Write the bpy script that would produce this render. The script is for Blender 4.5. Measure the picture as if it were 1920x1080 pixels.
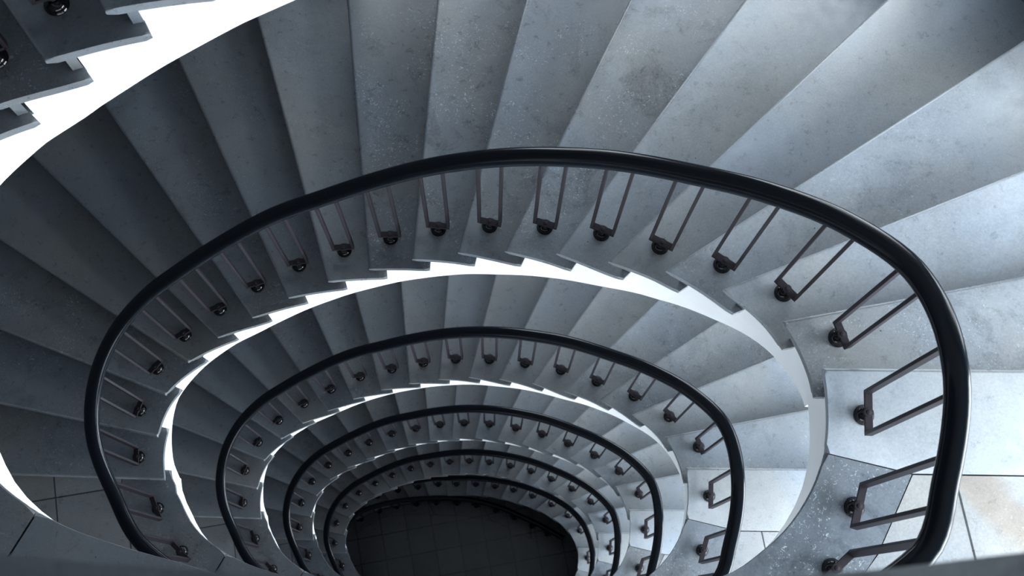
import bpy, bmesh, math, random
from mathutils import Vector, Matrix
random.seed(7)
for o in list(bpy.data.objects): bpy.data.objects.remove(o)
scene = bpy.context.scene
C = scene.collection

# ------------------------------------------------------------------ camera
cam_d = bpy.data.cameras.new('camera'); cam = bpy.data.objects.new('camera', cam_d); C.objects.link(cam)
R_ = Vector((0.99752958, 0.06816666, 0.01697161)); U_ = Vector((-0.07024763, 0.96797946, 0.24100007)); F_ = Vector((0., 0.24159692, -0.97037669))
m = Matrix((R_, U_, -F_)).transposed().to_4x4(); m.translation = Vector((0, 0, 4.18759))
cam.matrix_world = m
cam_d.sensor_width = 36; cam_d.lens = 36 * 2439.46 / 1920; cam_d.clip_start = 0.02; cam_d.clip_end = 100
cam_d.dof.use_dof = True; cam_d.dof.focus_distance = 5.2; cam_d.dof.aperture_fstop = 6.3
scene.camera = cam
# ------------------------------------------------------------------ world and exposure
w = bpy.data.worlds.new('sky'); scene.world = w; w.use_nodes = True
w.node_tree.nodes['Background'].inputs[0].default_value = (0.55, 0.72, 1.0, 1); w.node_tree.nodes['Background'].inputs[1].default_value = 0.6
vs = scene.view_settings
vs.view_transform = 'Standard'; vs.look = 'None'; vs.gamma = 1; vs.exposure = 0.0; vs.use_curve_mapping = False
WIN_E = 42.0            # brightness of the daylit panes
WIN_F = 13.0            # the dimmer unseen panes, added to shape the light
WIN_C = (0.83, 0.925, 1.0, 1)

# ------------------------------------------------------------------ plan of the stair
h = 0.17; H = 18 * h; CX, CY = -.38, .76
TIP = [[1.035,.85],[.933,1.037],[.758,1.178],[.571,1.279],[.366,1.347],[.168,1.412],[-.041,1.453],[-.243,1.48],[-.45,1.481],[-.655,1.466],[-.858,1.436],[-1.063,1.384],[-1.259,1.311],[-1.453,1.232],[-1.625,1.125],[-1.762,.973],[-1.818,.772],[-1.792,.563]]
LAND = [(-1.74,.475),(-1.665,.36),(-1.6,.296),(-1.525,.245),(-1.45,.206),(-1.35,.165),(-1.2,.125),(-1.03,.09),(-.887,.06),(-.6,.03),(-.33,.017),(-.1,.018),(.15,.035),(.4,.07),(.6,.112),(.761,.172),(.85,.24),(.93,.32),(.99,.41),(1.03,.50),(1.052,.60),(1.055,.71)]
BALL = [(1.17,.70),(1.128,.99),(.975,1.18),(.78,1.316),(.564,1.42),(.345,1.507),(.119,1.567),(-.115,1.608),(-.344,1.626),(-.569,1.618),(-.796,1.59),(-1.028,1.547),(-1.249,1.47),(-1.456,1.376),(-1.656,1.263),(-1.82,1.11),(-1.926,.908),(-1.946,.676)]
def ang(x, y): return math.degrees(math.atan2(y - CY, x - CX)) % 360
class Polar:
    "closed curve r(angle), cubic through its points"
    def __init__(s, pts):
        q = sorted((ang(x, y), math.hypot(x - CX, y - CY)) for x, y in pts)
        s.a = [p[0] for p in q]; s.r = [p[1] for p in q]; s.n = len(q)
    def R(s, a):
        a %= 360; n = s.n; i = 0
        while i < n and s.a[i] <= a: i += 1
        i1 = (i - 1) % n; i2 = i % n
        def A(j, ref):
            v = s.a[j % n]
            while v - ref > 180: v -= 360
            while v - ref < -180: v += 360
            return v
        a1, a2, a0, a3 = A(i1, a), A(i2, a), A(i1 - 1, a), A(i2 + 1, a)
        r0, r1, r2, r3 = s.r[(i1 - 1) % n], s.r[i1], s.r[i2], s.r[(i2 + 1) % n]
        d = a2 - a1; t = (a - a1) / d if (a >= a1) else ((a + 360 - a1) / d)
        m1 = (r2 - r0) / (a2 - a0) * d; m2 = (r3 - r1) / (a3 - a1) * d
        t2, t3 = t * t, t * t * t
        return (2*t3 - 3*t2 + 1) * r1 + (t3 - 2*t2 + t) * m1 + (-2*t3 + 3*t2) * r2 + (t3 - t2) * m2
    def P(s, a, off=0.0):
        r = s.R(a); ca, sa = math.cos(math.radians(a)), math.sin(math.radians(a))
        p = Vector((CX + r * ca, CY + r * sa))
        if off: p = p + s.N(a) * off
        return p
    def T(s, a):
        d = s.P(a + .6) - s.P(a - .6); return d.normalized()
    def N(s, a):
        t = s.T(a); return Vector((t.y, -t.x))      # outward
INN = Polar(TIP + LAND)
BC = Polar(BALL + [(1.141,.401),(1.071,.202),(-1.85,.42),(-1.69,.2)] + [tuple(INN.P(a, .135)) for a in range(222, 326, 10)])
WA, WB, WX, WY = 3.3, 2.72, -.38, .70            # the oval outer wall
def wall_pt(a, off=0.0):
    return Vector((WX + (WA + off) * math.cos(math.radians(a)), WY + (WB + off) * math.sin(math.radians(a))))
def wall_ang(p): return math.degrees(math.atan2((p.y - WY) / WB, (p.x - WX) / WA)) % 360
def hit_wall(p, d, off=-0.0):
    a_, b_ = WA + off, WB + off
    px, py, dx, dy = (p.x - WX) / a_, (p.y - WY) / b_, d.x / a_, d.y / b_
    A = dx*dx + dy*dy; B = 2*(px*dx + py*dy); Cc = px*px + py*py - 1
    t = (-B + math.sqrt(B*B - 4*A*Cc)) / (2*A)
    return p + d * t
PHI = [ang(*t) for t in TIP]
DIRS = [3.4,14.7,26.0,37.2,47.8,58.1,68.4,80.0,89.6,99.9,110.3,120.1,129.9,140.4,151.4,162.5,172.2,182.1]
def dir_of(phi):
    phi = phi if phi < 270 else phi - 360
    if phi <= PHI[0]: return DIRS[0] + (phi - PHI[0]) * 1.2
    for i in range(17):
        if phi <= PHI[i+1]:
            f = (phi - PHI[i]) / (PHI[i+1] - PHI[i]); return DIRS[i] + f * (DIRS[i+1] - DIRS[i])
    return DIRS[17] + (phi - PHI[17])
def lerp_tab(tab, x):
    if x <= tab[0][0]: return tab[0][1]
    for (a, b), (c, d) in zip(tab, tab[1:]):
        if x <= c: return b + (d - b) * (x - a) / (c - a)
    return tab[-1][1]
SOFF = [(-8,-.385),(-2,-.40),(3.63,-.47),(10.3,-.616),(18.8,-.84),(28.1,-1.05),(38.3,-1.2),(51.4,-1.39),(67.6,-1.57),(84.6,-1.74),(102.4,-1.895),(119.2,-2.08),(134.7,-2.28),(146.5,-2.44),(155,-2.58),(162,-2.72),(170.5,-2.89),(177.5,-3.115),(182.5,-3.27),(185,-3.42),(186.5,-3.49),(189,-3.49),(195,-3.46)]
LB = -.43                                        # underside of a landing

# ------------------------------------------------------------------ materials
def mat(name):
    m = bpy.data.materials.new(name); m.use_nodes = True; nt = m.node_tree
    return m, nt, nt.nodes['Principled BSDF']
class NB:
    def __init__(s, nt): s.nt = nt
    def n(s, t, **kw):
        o = s.nt.nodes.new(t)
        for k, v in kw.items():
            if k == 'ins':
                for kk, vv in v.items():
                    if isinstance(vv, bpy.types.NodeSocket): s.nt.links.new(vv, o.inputs[kk])
                    else: o.inputs[kk].default_value = vv
            else: setattr(o, k, v)
        return o
    def math(s, op, a, b=0.0, c=None):
        ins = {0: a, 1: b}
        if c is not None: ins[2] = c
        return s.n('ShaderNodeMath', operation=op, ins=ins).outputs[0]
    def ramp(s, f, a, b, lo=0.0, hi=1.0):
        return s.n('ShaderNodeMapRange', ins={0: f, 1: a, 2: b, 3: lo, 4: hi}).outputs[0]
    def noise(s, vec, sc, det=3, rough=.5, dist=0.0):
        return s.n('ShaderNodeTexNoise', ins={'Vector': vec, 'Scale': sc, 'Detail': det, 'Roughness': rough, 'Distortion': dist}).outputs[0]
    def mix(s, f, a, b):
        o = s.n('ShaderNodeMix', data_type='RGBA')
        for sock, v in ((o.inputs[0], f), (o.inputs[6], a), (o.inputs[7], b)):
            if isinstance(v, bpy.types.NodeSocket): s.nt.links.new(v, sock)
            else: sock.default_value = v
        return o.outputs[2]
def stone(name, base=(.145,.155,.166), grid=None, gridoff=(0, 0), vein=0.0, rough=.31):
    m, nt, bs = mat(name); b = NB(nt)
    geo = b.n('ShaderNodeNewGeometry'); oi = b.n('ShaderNodeObjectInfo')
    off = b.n('ShaderNodeVectorMath', operation='SCALE', ins={0: (37., 17., 23.), 'Scale': oi.outputs['Random']}).outputs[0]
    v = b.n('ShaderNodeVectorMath', operation='ADD', ins={0: geo.outputs['Position'], 1: off}).outputs[0]
    tone = b.n('ShaderNodeAttribute', attribute_type='OBJECT', attribute_name='tone').outputs['Fac']
    spots = b.n('ShaderNodeAttribute', attribute_type='OBJECT', attribute_name='spots').outputs['Fac']
    cloud = b.noise(v, 3.2, 5, .6, .4); grain = b.noise(v, 120, 3, .7); mid = b.noise(v, 22, 4, .65)
    f = b.math('ADD', b.ramp(cloud, .3, .7, .90, 1.10), b.ramp(grain, .3, .7, -.12, .12))
    f = b.math('ADD', f, b.ramp(mid, .3, .7, -.05, .05))
    # worn blotchy patches on the spotted stones
    blot = b.math('MULTIPLY', b.ramp(b.noise(v, 5.5, 6, .7, .8), .52, .60), b.ramp(b.noise(v, 90, 3, .7), .42, .56, .4, 1.0))
    f = b.math('SUBTRACT', f, b.math('MULTIPLY', b.math('MULTIPLY', blot, spots), .33))
    col = b.mix(b.ramp(b.noise(v, 1.7, 3), .35, .65), (base[0]*1.03, base[1], base[2]*.95, 1), (base[0]*.93, base[1]*.99, base[2]*1.06, 1))
    tf = b.math('MULTIPLY', f, tone)
    if grid:
        rot = b.n('ShaderNodeVectorRotate', rotation_type='Z_AXIS', ins={'Vector': geo.outputs['Position'], 'Angle': math.radians(-grid[1])}).outputs[0]
        sep = b.n('ShaderNodeSeparateXYZ', ins={0: rot})
        u = b.math('DIVIDE', b.math('ADD', sep.outputs[0], gridoff[0]), grid[0]); vv = b.math('DIVIDE', b.math('ADD', sep.outputs[1], gridoff[1]), grid[0])
        line = None
        for q in (u, vv):
            fr = b.math('ABSOLUTE', b.math('SUBTRACT', b.math('FRACT', q), .5))
            l = b.ramp(fr, .5 - .0048 * grid[2] / grid[0] , .5 - .0028 * grid[2] / grid[0])
            line = l if line is None else b.math('MAXIMUM', line, l)
        cell = b.n('ShaderNodeCombineXYZ', ins={0: b.math('FLOOR', u), 1: b.math('FLOOR', vv)}).outputs[0]
        wn = b.n('ShaderNodeTexWhiteNoise', noise_dimensions='3D', ins={'Vector': cell}).outputs[0]
        tf = b.math('MULTIPLY', tf, b.ramp(wn, 0, 1, .82, 1.12))
        if vein:
            wv = b.n('ShaderNodeTexWave', wave_type='BANDS', bands_direction='DIAGONAL', ins={'Vector': v, 'Scale': 1.6, 'Distortion': 6, 'Detail': 3, 'Detail Scale': 1.2}).outputs[1]
            col = b.mix(b.math('MULTIPLY', b.ramp(wv, .45, .8), b.math('MULTIPLY', b.math('MULTIPLY', b.n('ShaderNodeAttribute', attribute_type='OBJECT', attribute_name='vein').outputs['Fac'], b.math('GREATER_THAN', u, 9.97)), vein)), col, (.145, .125, .105, 1))
    cm = b.n('ShaderNodeVectorMath', operation='SCALE', ins={0: col, 'Scale': tf}).outputs[0]
    # little light fossil flecks
    fl = b.math('MULTIPLY', b.ramp(b.noise(v, 85, 2, .6, 1.6), .625, .66), b.ramp(b.noise(v, 4.5, 2), .42, .58))
    fl = b.math('MULTIPLY', fl, b.math('MULTIPLY_ADD', spots, .55, .07))
    cm = b.mix(fl, cm, (.42, .47, .50, 1))
    # tiny dark pits
    vo = b.n('ShaderNodeTexVoronoi', ins={'Vector': v, 'Scale': 26.0})
    pit = b.math('MULTIPLY', b.ramp(vo.outputs['Distance'], .10, .06), b.math('GREATER_THAN', b.n('ShaderNodeSeparateColor', ins={0: vo.outputs['Color']}).outputs[0], .955))
    cm = b.mix(b.math('MULTIPLY', pit, .85), cm, (.03, .035, .04, 1))
    # hairline scratches
    sc = b.noise(b.n('ShaderNodeVectorMath', operation='MULTIPLY', ins={0: v, 1: (5., 42., 1.)}).outputs[0], 1.4, 2, .5, .3)
    cm = b.mix(b.math('MULTIPLY', b.ramp(b.math('ABSOLUTE', b.math('SUBTRACT', sc, .5)), .004, .0), .10), cm, (.12, .13, .14, 1))
    if grid: cm = b.mix(b.math('MULTIPLY', line, .93), cm, (.012, .014, .016, 1))
    nt.links.new(cm, bs.inputs['Base Color'])
    nt.links.new(b.ramp(mid, .3, .7, rough - .06, rough + .08), bs.inputs['Roughness'])
    bs.inputs['Specular IOR Level'].default_value = .5
    bp = b.n('ShaderNodeBump', ins={'Strength': .12, 'Distance': .002, 'Height': grain}); nt.links.new(bp.outputs[0], bs.inputs['Normal'])
    return m
def plain(name, col, rough=.5, spec=.5, metal=0, noise=.05, coat=0):
    m, nt, bs = mat(name); b = NB(nt); geo = b.n('ShaderNodeNewGeometry')
    f = b.ramp(b.noise(geo.outputs['Position'], 14, 4, .6), .3, .7, 1 - noise, 1 + noise)
    cm = b.n('ShaderNodeVectorMath', operation='SCALE', ins={0: col[:3], 'Scale': f}).outputs[0]
    nt.links.new(cm, bs.inputs['Base Color']); bs.inputs['Roughness'].default_value = rough
    bs.inputs['Specular IOR Level'].default_value = spec; bs.inputs['Metallic'].default_value = metal
    bs.inputs['Coat Weight'].default_value = coat; bs.inputs['Coat Roughness'].default_value = .08
    return m
M = {
 'stone': stone('grey_limestone'),
 'edge': stone('landing_edge_stone', (.118,.128,.14)),
 'tile': stone('landing_tile_stone', (.165,.17,.175), (.3795, 13.5, 1), (2.248, -.992), .75),
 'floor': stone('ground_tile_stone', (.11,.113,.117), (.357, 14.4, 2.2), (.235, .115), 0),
 'bed': plain('dark_joint', (.02,.022,.025), .9),
 'filler': plain('light_filler_stone', (.36,.35,.34), .6),
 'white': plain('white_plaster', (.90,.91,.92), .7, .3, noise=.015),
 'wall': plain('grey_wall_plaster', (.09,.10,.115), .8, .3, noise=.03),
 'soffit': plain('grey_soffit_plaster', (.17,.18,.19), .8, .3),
 'rail': plain('black_polished_rail', (.004,.006,.009), .2, .13),
 'iron': plain('plum_painted_iron', (.010,.0075,.011), .5, .25, noise=.15),
 'black': plain('black_glossy_knob', (.003,.003,.004), .10, .3),
 'frame': plain('window_paint', (.6,.63,.66), .5),
}
mp = bpy.data.materials.new('daylit_pane'); mp.use_nodes = True; nt = mp.node_tree; nt.nodes.clear()
e_ = nt.nodes.new('ShaderNodeEmission'); e_.inputs[0].default_value = WIN_C; e_.inputs[1].default_value = WIN_E
o_ = nt.nodes.new('ShaderNodeOutputMaterial'); nt.links.new(e_.outputs[0], o_.inputs[0]); M['pane'] = mp
mp2 = mp.copy(); mp2.name = 'added_light_pane'; M['fill_pane'] = mp2  # dimmer glow for the added, unseen light panes
[n for n in mp2.node_tree.nodes if n.type == 'EMISSION'][0].inputs[1].default_value = WIN_F

# ------------------------------------------------------------------ helpers
def link(name, bm, mt, parent=None, smooth=False):
    me = bpy.data.meshes.new(name); bmesh.ops.recalc_face_normals(bm, faces=bm.faces[:]); bm.to_mesh(me); bm.free()
    me.materials.append(mt if not isinstance(mt, str) else M[mt])
    if smooth: me.shade_smooth()
    elif name in ('tread', 'head_slab', 'rim_stone', 'string', 'slab_body', 'baluster'): me.shade_smooth(); me.set_sharp_from_angle(angle=math.radians(35))
    o = bpy.data.objects.new(name, me); C.objects.link(o)
    if parent: o.parent = parent
    return o
def tag(o, label=None, cat=None, group=None, kind=None):
    for k, v in (('label', label), ('category', cat), ('group', group), ('kind', kind)):
        if v: o[k] = v
    return o
def empty(name, loc=(0, 0, 0)):
    o = bpy.data.objects.new(name, None); C.objects.link(o); o.location = loc; o.empty_display_size = .1; return o
def prism(pts, z1, z0, bev=0.0, seg=3, bm=None, bevel_n=None):
    "upright slab over a plan outline; bevel_n = how many outline edges (from the first) are rounded, None = all"
    own = bm is None
    bm = bm or bmesh.new()
    top = [bm.verts.new((p[0], p[1], z1)) for p in pts]; bot = [bm.verts.new((p[0], p[1], z0)) for p in pts]
    n = len(pts); ft = bm.faces.new(top); fb = bm.faces.new(bot[::-1])
    for i in range(n): bm.faces.new((top[i], bot[i], bot[(i+1) % n], top[(i+1) % n]))
    if bev:
        es = []
        for i in range(n):
            if bevel_n is not None and i not in bevel_n: continue
            for r in (top, bot):
                e = bm.edges.get((r[i], r[(i+1) % n]))
                if e: es.append(e)
        bmesh.ops.bevel(bm, geom=es, offset=bev, segments=seg, profile=.5, affect='EDGES', clamp_overlap=True)
    bmesh.ops.triangulate(bm, faces=[f for f in bm.faces if len(f.verts) > 4])
    return bm
def arc_inn(a0, a1, n=None, off=0.0):
    n = n or max(2, int(abs(a1 - a0) / 1.6)); return [INN.P(a0 + (a1 - a0) * i / n, off) for i in range(n + 1)]
def arc_wall(p, q, n=6, ccw=True):
    a, c = wall_ang(p), wall_ang(q)
    if ccw and c < a: c += 360
    if not ccw and c > a: c -= 360
    return [wall_pt(a + (c - a) * i / n) for i in range(1, n)]
def nose(phi, shift=0.0):
    "line of a nosing: its inner point on the well curve and its direction; shift moves it towards the upper side"
    d = math.radians(dir_of(phi)); D = Vector((math.cos(d), math.sin(d)))
    if shift:
        q = INN.P(phi) + Vector((D.y, -D.x)) * shift
        # slide back onto the curve along the nosing direction
        for _ in range(6):
            a = ang(q.x, q.y); e = INN.R(a) - math.hypot(q.x - CX, q.y - CY); q = q + D * e
        return q, D, ang(q.x, q.y)
    return INN.P(phi), D, phi
def up(a):
    return a if a < 270 else a - 360
ORD = ['top', 'second', 'third', 'fourth', 'fifth', 'lowest']
FL = ['grey stone steps of the uppermost flight, cut off at the top left corner', 'largest sweep of grey stone steps, ringing the upper half of the picture',
      'grey stone steps of the second ring, just inside the largest sweep', 'grey stone steps of the third ring down the well', 'grey stone steps of the fourth ring down the well', 'dim grey stone steps of the fifth and lowest ring']
LA = ['nearest stone landing, its blurred edge along the bottom of the picture', 'stone landing with bright tiles at right and curved rim at the lower left', 'second stone landing below the viewer, behind the rim at lower left',
      'third stone landing below the viewer, inside the second one', 'fourth stone landing below the viewer, inside the third one', 'dim stone landing beside the dark ground floor']

# ------------------------------------------------------------------ flights
TH = .036
TONES = {1: {0:1.6,1:1.2,2:1.65,3:1.5,4:1.25,5:1.3,6:1.15,7:.97,8:.95,9:.72,10:1.15,11:.85,12:.85,13:.74,14:.8,15:.78,16:.74,17:.8}}  # stone tones, shifted lighter right and darker left to paint in the light
SPOTS = {1: {1:.8,3:.5,6:1.0,8:1.0,9:1.0,17:.5,0:.1}, 3: {2:1.0, 3:.3}, 2: {1:.5}}
def flight(s, z0, phis, zf):
    root = empty('stair_flight', (CX, CY + 1.5, z0)); inv = Matrix.Translation(-root.location)
    n = len(phis)
    def put(name, bm, mt, smooth=False, parent=root):
        bm.transform(inv); return link(name, bm, mt, parent, smooth)
    rnd = random.Random(s * 31 + 5)
    for k in range(n):
        z = z0 - k * h
        if k > 0:
            p, D, _ = nose(phis[k]); pb, Db, ab = nose(phis[k-1], .072)
            a0, a1 = up(phis[k]), up(ab)
            ia = arc_inn(a0, a1, 12)
            q0 = hit_wall(p, D); q1 = hit_wall(pb, Db)
            pts = ia + [q1] + arc_wall(q1, q0, 4) + [q0]
            nn = len(pts)
            bm = prism(pts, z, z - TH, .0155, 4, bevel_n=set(range(12)) | {nn - 1})
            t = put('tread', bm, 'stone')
            t['tone'] = TONES.get(s, {}).get(k, rnd.uniform(.84, 1.12) + (.22 if k < 6 else 0)); t['spots'] = SPOTS.get(s, {}).get(k, rnd.choice([.05, .1, .2, .3, .7]))  # first treads lightened to paint in the stronger light at right
        # riser below this nosing
        pa, Da, aa = nose(phis[k], .042); pc, Dc, ac = nose(phis[k], .070)
        i0 = pa + Da * .038; i1 = pc + Dc * .038
        o0, o1 = hit_wall(pa, Da), hit_wall(pc, Dc)
        zt = z - TH; zb = z0 - (k + 1) * h
        if zt - zb > .01:
            r = put('riser', prism([i0, i1, o1, o0], zt, zb), 'stone'); r['tone'] = .8; r['spots'] = 0.1
    # plastered body carrying the treads, soffit a smooth ramp
    bm = bmesh.new(); rows = []
    lines = []                                     # (angle, dir) boundaries of the step columns
    for k in range(n):
        pb, Db, ab = nose(phis[k], .06); lines.append((up(ab), up(ab)))
    end_a = lines[-1][0]
    sub = 6
    def zs(a):
        if s < 5: return z0 + lerp_tab(SOFF, a) - .042
        return max(z0 - .47 + (zf + .12 - (z0 - .47)) * (a - 3.6) / (phis[-1] - 3.6), zf - .02)
    prev = None
    def col(a, zt):
        p = INN.P(a, .042); d = math.radians(dir_of(a)); D = Vector((math.cos(d), math.sin(d))); o = hit_wall(p, D); zb = min(zs(a), zt - .02)
        return [bm.verts.new((p.x, p.y, zt)), bm.verts.new((o.x, o.y, zt)), bm.verts.new((p.x, p.y, zb)), bm.verts.new((o.x, o.y, zb))]
    def quadcol(c0, c1):
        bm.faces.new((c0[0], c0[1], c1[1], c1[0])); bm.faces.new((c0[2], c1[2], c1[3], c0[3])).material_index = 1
        bm.faces.new((c0[0], c1[0], c1[2], c0[2])); bm.faces.new((c0[1], c0[3], c1[3], c1[1]))
    for k in range(1, n):
        zt = z0 - k * h - TH
        a0, a1 = lines[k-1][0], lines[k][0]
        cols = [col(a0 + (a1 - a0) * i / sub, zt) for i in range(sub + 1)]
        for i in range(sub): quadcol(cols[i], cols[i+1])
        bm.faces.new((cols[0][0], cols[0][2], cols[0][3], cols[0][1])); bm.faces.new((cols[-1][0], cols[-1][1], cols[-1][3], cols[-1][2]))
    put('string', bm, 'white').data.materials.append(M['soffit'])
    tag(root, FL[s], 'staircase', 'winding stair flights round the oval well')
    return root

def landing(s, z0):
    root = empty('stair_landing', (CX, -.8, z0)); inv = Matrix.Translation(-root.location)
    def put(name, bm, mt, smooth=False):
        bm.transform(inv); return link(name, bm, mt, root, smooth)
    g = .003
    aL = 360 - 7.6                                    # joint right of the head slab
    aE = nose(PHI[17], .072)[2]                       # end at the left, under the last nosing of the flight above
    # head slab with the nosing over the flight
    p, D, _ = nose(PHI[0]); q0 = hit_wall(p, D)
    j0, j1, j2 = INN.P(aL), Vector((1.33, .522)), Vector((1.69, .542))
    d2 = (j2 - j1).normalized(); q1 = hit_wall(j2, d2)
    ia = arc_inn(PHI[0], aL - 360, 10)
    pts = ia + [j1, j2, q1] + arc_wall(q1, q0, 4) + [q0]
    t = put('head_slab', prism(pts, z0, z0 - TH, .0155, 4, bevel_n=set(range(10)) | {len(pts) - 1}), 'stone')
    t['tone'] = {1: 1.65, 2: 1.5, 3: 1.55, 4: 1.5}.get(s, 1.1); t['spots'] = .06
    # rim stones following the oval
    W = .27
    cuts = [aL, 305, 262, 207.4, up(aE)]
    tones = {1: [.86, .95, .9, .8], 2: [.98, .9, .9, .88]}.get(s, [.95, .9, .95, .9])
    for i in range(4):
        a0, a1 = cuts[i], cuts[i+1]
        ga = math.degrees(g / 1.3)
        inner = arc_inn(a0 - ga, a1 + (ga if i < 3 else 0), None)
        if i == 0:
            rim = [j1 + Vector((-.004, -.004))] + [INN.P(a, W) for a in [a1 + ga + (345 - a1) * f / 16 for f in range(16, -1, -1)]]
        else: rim = [INN.P(a0 - ga + (a1 + ga - a0 + ga) * f / 16, W) for f in range(17)]
        if i == 3:
            pE, DE, _ = nose(PHI[17], .072); rim[-1] = pE + DE * W
        pts = inner[::1] + rim[::-1]; ni = len(inner)
        t = put('rim_stone', prism(pts[::-1], z0 - .0005, z0 - TH, 0), 'edge') if False else put('rim_stone', prism(pts, z0 - .0005, z0 - TH, .011, 3, bevel_n=set(range(ni - 1))), 'edge')
        t['tone'] = tones[i]; t['spots'] = [.95, .5, .2, .55][i]
    # tiles up to the wall
    pl_, Dl, al = nose(PHI[17], .072)
    left_o = hit_wall(pl_, Dl)
    rimo = [pl_ + Dl * (W + .004)] + [INN.P(a, W + .004) for a in [up(aE) + 1.5 + (345 - up(aE) - 1.5) * f / 40 for f in range(41)]]
    gl = Vector((.0, -.005))
    wl = []
    a, c = wall_ang(q1), wall_ang(left_o)
    if a < 180: a += 360
    for i in range(0, 41): wl.append(wall_pt(a - .15 + (c - a + .15) * i / 40))
    pts = rimo + [j1 + gl, j2 + gl] + wl
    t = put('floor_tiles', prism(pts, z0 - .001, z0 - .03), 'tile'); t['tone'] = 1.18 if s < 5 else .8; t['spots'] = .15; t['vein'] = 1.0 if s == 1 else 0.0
    # dark bedding seen in the joints
    bed = [INN.P(a, .02) for a in [up(aE) + (358 - up(aE)) * f / 50 for f in range(51)]]
    pts = bed + [Vector((2.0, .70)), hit_wall(Vector((2.0, .70)), Vector((1, .04)))] + wl
    put('joint_bed', prism(pts, z0 - .012, z0 - TH - .001), 'bed')
    if s == 2:
        bm = bmesh.new()
        for a0, a1, w0, w1 in ((190.8, 192.6, .004, .018), (192.9, 196.2, .018, .035), (196.6, 206, .036, .012)):
            o = [INN.P(a0 + (a1 - a0) * i / 5, W) for i in range(6)]
            oo = [INN.P(a0 + (a1 - a0) * i / 5, W + w0 + (w1 - w0) * i / 5) for i in range(6)]
            prism(o + oo[::-1], z0 + .002, z0 - .02, 0, bm=bm)
        put('filler_stone', bm, 'filler')
    # plastered slab body
    body = [INN.P(a, .042) for a in [up(aE) + (360 + 2.5 - up(aE)) * f / 70 for f in range(71)]]
    po, Do, _ = nose(PHI[0], .06); qo = hit_wall(body[-1], Do)
    wl2 = []; a = wall_ang(qo) + 360
    for i in range(0, 41): wl2.append(wall_pt(a + (c - a) * i / 40))
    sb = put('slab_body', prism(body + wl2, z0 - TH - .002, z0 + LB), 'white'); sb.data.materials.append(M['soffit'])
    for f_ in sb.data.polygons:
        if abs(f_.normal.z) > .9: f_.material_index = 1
    tag(root, LA[s], 'landing', 'stair landings round the oval well')

# ------------------------------------------------------------------ balustrades
HR = [.86,.86,.86,.86,.86,.865,.87,.857,.835,.815,.80,.80,.80,.81,.82,.825,.825,.84]
def box_bar(bm, a, b, w, t, side):
    "flat bar from a to b; side = direction of its broad width"
    ax = (b - a).normalized(); side = (side - ax * side.dot(ax)).normalized(); nn = ax.cross(side)
    vs_ = []
    for p in (a, b):
        for i, j in ((-1, -1), (1, -1), (1, 1), (-1, 1)): vs_.append(bm.verts.new(p + side * (i * w / 2) + nn * (j * t / 2)))
    for f in ((0,1,2,3), (7,6,5,4), (0,4,5,1), (1,5,6,2), (2,6,7,3), (3,7,4,0)): bm.faces.new([vs_[i] for i in f])
def lathe(bm, prof, n=24, c=Vector((0, 0, 0))):
    rings = [[bm.verts.new((c.x + r * math.cos(2*math.pi*i/n), c.y + r * math.sin(2*math.pi*i/n), c.z + z)) for i in range(n)] if r > 1e-6 else [bm.verts.new((c.x, c.y, c.z + z))] for r, z in prof]
    for a, b in zip(rings, rings[1:]):
        if len(a) == 1 and len(b) == 1: continue
        for i in range(n):
            j = (i + 1) % n
            if len(a) == 1: bm.faces.new((a[0], b[j], b[i]))
            elif len(b) == 1: bm.faces.new((a[i], a[j], b[0]))
            else: bm.faces.new((a[i], a[j], b[j], b[i]))
def knob_mesh():
    bm = bmesh.new()
    lathe(bm, [(0, 0), (.034, 0), (.034, .004), (.031, .006)] + [(.031 * math.cos(t), .006 + .027 * math.sin(t)) for t in [math.pi / 2 * i / 8 for i in range(1, 8)]] + [(0, .033)])
    me = bpy.data.meshes.new('knob'); bmesh.ops.recalc_face_normals(bm, faces=bm.faces[:]); bm.to_mesh(me); bm.free(); me.materials.append(M['black']); me.shade_smooth(); return me
def rivet_mesh():
    bm = bmesh.new()
    lathe(bm, [(0, .028), (.008, .028), (.008, .052), (.0155, .0495), (.0155, .0635), (.008, .064), (.007, .066), (0, .067)])
    me = bpy.data.meshes.new('rivet'); bmesh.ops.recalc_face_normals(bm, faces=bm.faces[:]); bm.to_mesh(me); bm.free(); me.materials.append(M['iron']); return me
KNOB, RIVET = knob_mesh(), rivet_mesh()
def sweep(bm, path, wdt, hgt, n=20, cap=True, ghost=False):
    rings = []
    for i, p in enumerate(path):
        if ghost and i in (0, len(path) - 1): continue
        t = (path[min(i+1, len(path)-1)] - path[max(i-1, 0)]).normalized()
        side = t.cross(Vector((0, 0, 1))).normalized(); u = side.cross(t)
        ring = []
        for j in range(n):
            a = 2 * math.pi * j / n; ca, sa = math.cos(a), math.sin(a)
            ex = 2 / 2.5; x = math.copysign(abs(ca) ** ex, ca) * wdt / 2; y = math.copysign(abs(sa) ** ex, sa) * hgt / 2
            ring.append(bm.verts.new(p + side * x + u * y))
        rings.append(ring)
    for a, b in zip(rings, rings[1:]):
        for i in range(n): j = (i + 1) % n; bm.faces.new((a[i], a[j], b[j], b[i]))
    if cap and not ghost:
        for r in (rings[0][::-1], rings[-1]): bm.faces.new([bm.verts.new(v.co) for v in r])
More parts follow.
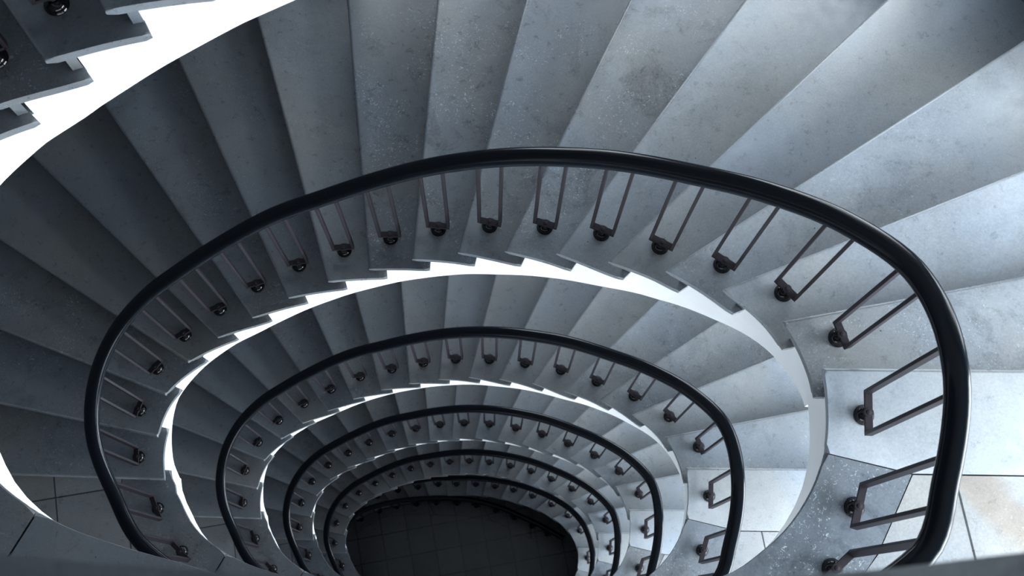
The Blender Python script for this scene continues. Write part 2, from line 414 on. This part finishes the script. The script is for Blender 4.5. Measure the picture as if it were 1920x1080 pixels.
def balustrade(s, z0, flight_phis, flight_hr, land_phis, end_z):
    """land_phis: baluster angles on the landing, left to right; flight_phis: from 0 on"""
    root = empty('balustrade', (CX, CY, z0)); inv = Matrix.Translation(-root.location)
    knots = [(a, .86, 0) for a in land_phis] + [(360 + up(a), -k * h + flight_hr[k], -k * h) for k, a in enumerate(flight_phis)]
    e0 = knots + ([(360 + 193.0, end_z + .86, end_z)] if end_z is not None else [])
    e1 = [(183.07, 1.01, 0)] + e0 + [(360 + 203.2, e0[-1][1], 0) if end_z is not None else (e0[-1][0] + 10, e0[-1][1] - .1, 0)]
    def rz(a):
        for i in range(1, len(e1) - 2):
            if a <= e1[i+1][0] or i == len(e1) - 3:   # cubic through the posts
                (a0, r0), (a1, r1), (a2, r2), (a3, r3) = [x[:2] for x in e1[i-1:i+3]]
                d = a2 - a1; t = (a - a1) / d; m1 = (r2 - r0) / (a2 - a0) * d; m2 = (r3 - r1) / (a3 - a1) * d
                return (2*t**3 - 3*t*t + 1)*r1 + (t**3 - 2*t*t + t)*m1 + (-2*t**3 + 3*t*t)*r2 + (t**3 - t*t)*m2
    a_s, a_e = e0[0][0], e0[-1][0]
    N = int((a_e - a_s) / 1.25)
    path = []
    for i in range(-1, N + 2):
        a = a_s + (a_e - a_s) * i / N; p = BC.P(a); path.append(Vector((p.x, p.y, z0 + rz(a))))
    bm = bmesh.new(); sweep(bm, path, .069, .060, ghost=True); bm.transform(inv); link('handrail', bm, 'rail', root, True)
    for (a, rr, dz) in knots:
        p = BC.P(a); t = BC.T(a); nn = BC.N(a); level = a < 359.9 and dz == 0 and a < 358.5
        lv = dz == 0
        hw = .068 if lv else .045
        zb = z0 + dz + .0560
        bm = bmesh.new(); P0 = Vector((p.x, p.y, 0)); T3 = Vector((t.x, t.y, 0)); N3 = Vector((nn.x, nn.y, 0))
        box_bar(bm, P0 + T3 * -hw + Vector((0, 0, zb)), P0 + T3 * hw + Vector((0, 0, zb)), .026, .0125, N3)
        r0 = BC.R(a); da = math.degrees(hw / r0) * .8
        for sg in (-1, 1):
            zt = z0 + rz(min(a_e, max(a_s, a + sg * da))) - .012
            q = P0 + T3 * (sg * hw)
            box_bar(bm, q + Vector((0, 0, zb - .0045)), Vector((q.x, q.y, zt)), .026, .0125, N3)
        bmesh.ops.bevel(bm, geom=[e for e in bm.edges if e.calc_length() > .05], offset=.0012, segments=1, affect='EDGES')
        bm.transform(inv); b = link('baluster', bm, 'iron', root)
        for nm, me in (('knob', KNOB), ('rivet', RIVET)):
            o = bpy.data.objects.new(nm, me); C.objects.link(o); o.parent = b
            o.location = Vector((p.x, p.y, z0 + dz)) - root.location
    return root

LP = [193.0, 203.2]
# more posts along the near side, evenly by length
L_, acc, a = [], 0.0, 203.2
tot = sum((BC.P(203.2 + i * .5 + .5) - BC.P(203.2 + i * .5)).length for i in range(int((339 - 203.2) * 2)))
stp = tot / 11; nxt = stp
for i in range(int((339 - 203.2) * 2)):
    acc += (BC.P(203.2 + i * .5 + .5) - BC.P(203.2 + i * .5)).length
    if acc >= nxt and len(L_) < 10: L_.append(203.2 + i * .5 + .5); nxt += stp
LP = LP + L_ + [339.0, 346.7]
FB = [ang(*b) for b in BALL]

LV = [H, 0, -H, -2*H, -3*H, -4*H]
PH5 = [PHI[0], 13.57, 22.18, 32.43, 44.93, 59.1, 76.32, 93.9, 112.98, 129.0, 141.97, 151.3, 160.6, 170.0, 180.0]
ZF = -4 * H - 14 * h
B5 = [358.5, 11.63, 20.59, 30.03, 41.28, 53.98, 68.24, 84.82, 101.84, 116.82, 130.92, 142.34, 151.96, 161.5, 171.5]
# the lowest flight opens outwards at its foot: its own curves
INN0, BC0 = INN, BC
T5 = [(1.035,.85),(.899,1.069),(.717,1.207),(.5,1.316),(.262,1.39),(.036,1.448),(-.203,1.482),(-.43,1.49),(-.681,1.472),(-.924,1.435),(-1.186,1.391),(-1.445,1.335),(-1.74,1.239),(-2.0,1.09),(-2.22,.88),(-2.38,.6),(-2.4,.3)]
INN5 = Polar(T5 + LAND[10:])
BC5 = Polar([(1.165,.74),(1.062,1.057),(.908,1.244),(.7,1.384),(.453,1.491),(.205,1.565),(-.041,1.61),(-.301,1.635),(-.564,1.636),(-.82,1.631),(-1.1,1.591),(-1.388,1.538),(-1.677,1.451),(-1.95,1.31),(-2.2,1.10)] + [tuple(BC.P(a)) for a in (186, 193, 198, 203.2, 212.7, 223.2, 235.2, 249.7, 266.2, 283.2, 298.2, 311.2, 321.2, 330.2, 339, 346.7, 353)])
PH5 = [ang(*t) for t in T5[:14]]
B5 = [358.5] + [ang(*t) for t in [(1.062,1.057),(.908,1.244),(.7,1.384),(.453,1.491),(.205,1.565),(-.041,1.61),(-.301,1.635),(-.564,1.636),(-.82,1.631),(-1.1,1.591),(-1.388,1.538),(-1.677,1.451),(-1.95,1.31)]]
for s, z in enumerate(LV):
    landing(s, z)
    if s == 5: INN, BC = INN5, BC5
    if s < 5: flight(s, z, PHI, z - H)
    else: flight(s, z, PH5, ZF)
    r = balustrade(s, z, FB if s < 5 else B5, HR if s < 5 else [.86] * 14, ([193.0] + LP[4:] if s == 1 else LP), -H if s < 5 else None)
    tag(r, ['black handrail of the uppermost flight, mostly out of view above the top left steps', 'largest black handrail ring with plum iron balusters, sweeping across the whole picture',
            'second black handrail ring, inside the largest one', 'third black handrail ring down the well', 'fourth black handrail ring down the well', 'fifth, dim black handrail ring down the well'][s], 'railing', 'stair railings round the oval well')

# ------------------------------------------------------------------ ground floor and the level railing on it
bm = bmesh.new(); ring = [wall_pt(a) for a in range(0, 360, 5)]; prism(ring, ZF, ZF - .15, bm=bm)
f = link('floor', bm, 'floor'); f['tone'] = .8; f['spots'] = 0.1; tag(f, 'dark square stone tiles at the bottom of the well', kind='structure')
inner = [(-2.3,.45),(-2.1,.8),(-1.9,.98),(-1.72,1.12),(-1.45,1.22),(-1.07,1.25),(-.66,1.29),(-.17,1.26),(.11,1.2),(.48,1.05),(.64,.98),(.94,.90)]
outer = [(1.04,1.20),(.80,1.33),(.30,1.56),(-.17,1.66),(-.66,1.69),(-1.07,1.66),(-1.45,1.55),(-1.8,1.40),(-2.1,1.2),(-2.4,.9),(-2.6,.45)]
def cat(pts, n=6):
    P = [Vector(p) for p in pts]; out = []
    for i in range(len(P) - 1):
        p0, p1, p2, p3 = P[max(i-1, 0)], P[i], P[i+1], P[min(i+2, len(P)-1)]
        for j in range(n):
            t = j / n; out.append(.5 * ((2*p1) + (p2 - p0)*t + (2*p0 - 5*p1 + 4*p2 - p3)*t*t + (-p0 + 3*p1 - 3*p2 + p3)*t**3))
    out.append(P[-1]); return out
ci = cat(inner); co = cat(outer)[::-1]
root = empty('curved_kerb', (CX, 1.3, ZF)); inv = Matrix.Translation(-root.location)
NS = 6
def at(c, f):
    x = f * (len(c) - 1); i = min(int(x), len(c) - 2); return c[i].lerp(c[i+1], x - i)
for i in range(NS):
    f0, f1 = i / NS + .002, (i + 1) / NS - .002
    pts = [at(ci, f0 + (f1 - f0) * j / 8) for j in range(9)] + [at(co, f1 + (f0 - f1) * j / 8) for j in range(9)]
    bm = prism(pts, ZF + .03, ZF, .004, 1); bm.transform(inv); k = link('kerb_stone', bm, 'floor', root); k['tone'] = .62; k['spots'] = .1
tag(root, 'low curved stone kerb on the dark ground floor, under the lowest railing', 'kerb')
root = empty('balustrade', (CX, 1.3, ZF + .03)); inv = Matrix.Translation(-root.location)
rp = cat([(-2.06,1.02),(-1.82,1.2),(-1.58,1.30),(-1.33,1.37),(-1.04,1.42),(-.77,1.45),(-.47,1.46),(-.2,1.43),(.08,1.37),(.34,1.28),(.6,1.18),(.8,1.09),(.935,1.02)])
bm = bmesh.new(); sweep(bm, [Vector((p.x, p.y, ZF + .87)) for p in rp], .069, .06); bm.transform(inv); link('handrail', bm, 'rail', root, True)
bmp = bmesh.new(); e = rp[-1]; prism([(e.x - .0, e.y - .035), (e.x + .006, e.y - .033), (e.x + .012, e.y + .03), (e.x + .004, e.y + .034)], ZF + .905, ZF + .835, bm=bmp); bmp.transform(inv); link('end_plate', bmp, 'iron', root)
for i in range(4, len(rp) - 3, 6):
    p = rp[i]; t = (rp[i+1] - rp[i-1]).normalized(); P0 = Vector((p.x, p.y, ZF + .03)); T3 = Vector((t.x, t.y, 0)); N3 = Vector((t.y, -t.x, 0))
    bm = bmesh.new(); box_bar(bm, P0 - T3*.05 + Vector((0,0,.056)), P0 + T3*.05 + Vector((0,0,.056)), .026, .0125, N3)
    for sg in (-1, 1): box_bar(bm, P0 + T3*(sg*.05) + Vector((0,0,.052)), P0 + T3*(sg*.05) + Vector((0,0,.83)), .026, .0125, N3)
    bm.transform(inv); b = link('baluster', bm, 'iron', root)
    for nm, me in (('knob', KNOB), ('rivet', RIVET)):
        o = bpy.data.objects.new(nm, me); C.objects.link(o); o.parent = b; o.location = P0 - root.location
tag(root, 'lowest black railing, level over the dark tiled ground floor, ending at its right', 'railing')

# ------------------------------------------------------------------ outer walls with windows and added light panes
TOP = 2 * H + .1
SEG = {'right': (-45, 49), 'back': (49, 135), 'left': (135, 225), 'front': (225, 315)}
WIN = [(-34, 13, z + .15, z + 1.4) for z in LV]                     # clear landing windows, right
WIN += [(22, 44, z + .15, z + .95) for z in LV] + [(52, 76, z - .3, z + .75) for z in LV[:5]] + [(84, 104, z - .7, z + .05) for z in LV[:4]]   # unseen, added to light the treads; stepping down with the stair
WIN += [(256, 313, z + .1, z + 1.15) for z in LV[1:4]]               # unseen, added to brighten the white sides; behind the landings
def wall(side, a0, a1, wins):
    bm = bmesh.new(); cuts = sorted(set([a0, a1] + [x for w_ in wins for x in w_[:2]] + list(range(a0, a1, 5))))
    zc = sorted(set([ZF - .15, TOP] + [x for w_ in wins for x in w_[2:]]))
    for x0, x1 in zip(cuts, cuts[1:]):
        for y0, y1 in zip(zc, zc[1:]):
            xm, ym = (x0 + x1) / 2, (y0 + y1) / 2
            if any(w_[0] < xm < w_[1] and w_[2] < ym < w_[3] for w_ in wins): continue
            P = [wall_pt(x0, 0), wall_pt(x1, 0), wall_pt(x1, .22), wall_pt(x0, .22)]
            prism(P, y1, y0, bm=bm)
    bmesh.ops.remove_doubles(bm, verts=bm.verts[:], dist=1e-4)
    o = link('wall_' + side, bm, 'wall'); tag(o, kind='structure')
for sd, (a0, a1) in SEG.items(): wall(sd, a0, a1, [w_ for w_ in WIN if a0 <= w_[0] < a1])
for i, (a0, a1, z0, z1) in enumerate(WIN):
    r = empty('window_%d' % (i + 1), (*wall_pt((a0 + a1) / 2), z0)); inv = Matrix.Translation(-r.location); tag(r, kind='structure')  # all out of view; the dimmer ones are added for their light
    bm = bmesh.new(); n = 8
    for j in range(n + 1):
        if j in (0, 4, 8):
            a = a0 + (a1 - a0) * j / n; d = .8
            prism([wall_pt(a - d, .08), wall_pt(a + d, .08), wall_pt(a + d, .13), wall_pt(a - d, .13)], z1, z0, bm=bm)
    for zz in (z0, z0 + (z1 - z0) * .62, z1 - .06):
        for j in range(n):
            b0, b1 = a0 + (a1 - a0) * j / n, a0 + (a1 - a0) * (j + 1) / n
            prism([wall_pt(b0, .085), wall_pt(b1, .085), wall_pt(b1, .125), wall_pt(b0, .125)], zz + .06, zz, bm=bm)
    bm.transform(inv); link('window_frame', bm, 'frame', r)
    bm = bmesh.new()
    for j in range(n):
        b0, b1 = a0 + (a1 - a0) * j / n, a0 + (a1 - a0) * (j + 1) / n
        P = [wall_pt(b1, .15), wall_pt(b0, .15)]
        bm.faces.new([bm.verts.new((P[0].x, P[0].y, z0)), bm.verts.new((P[1].x, P[1].y, z0)), bm.verts.new((P[1].x, P[1].y, z1)), bm.verts.new((P[0].x, P[0].y, z1))])
    bm.transform(inv); link('pane', bm, 'pane' if a0 < 0 else 'fill_pane', r)
bm = bmesh.new(); prism([wall_pt(a, .22) for a in range(0, 360, 5)], TOP + .15, TOP, bm=bm); c = link('ceiling', bm, 'soffit'); tag(c, kind='structure')
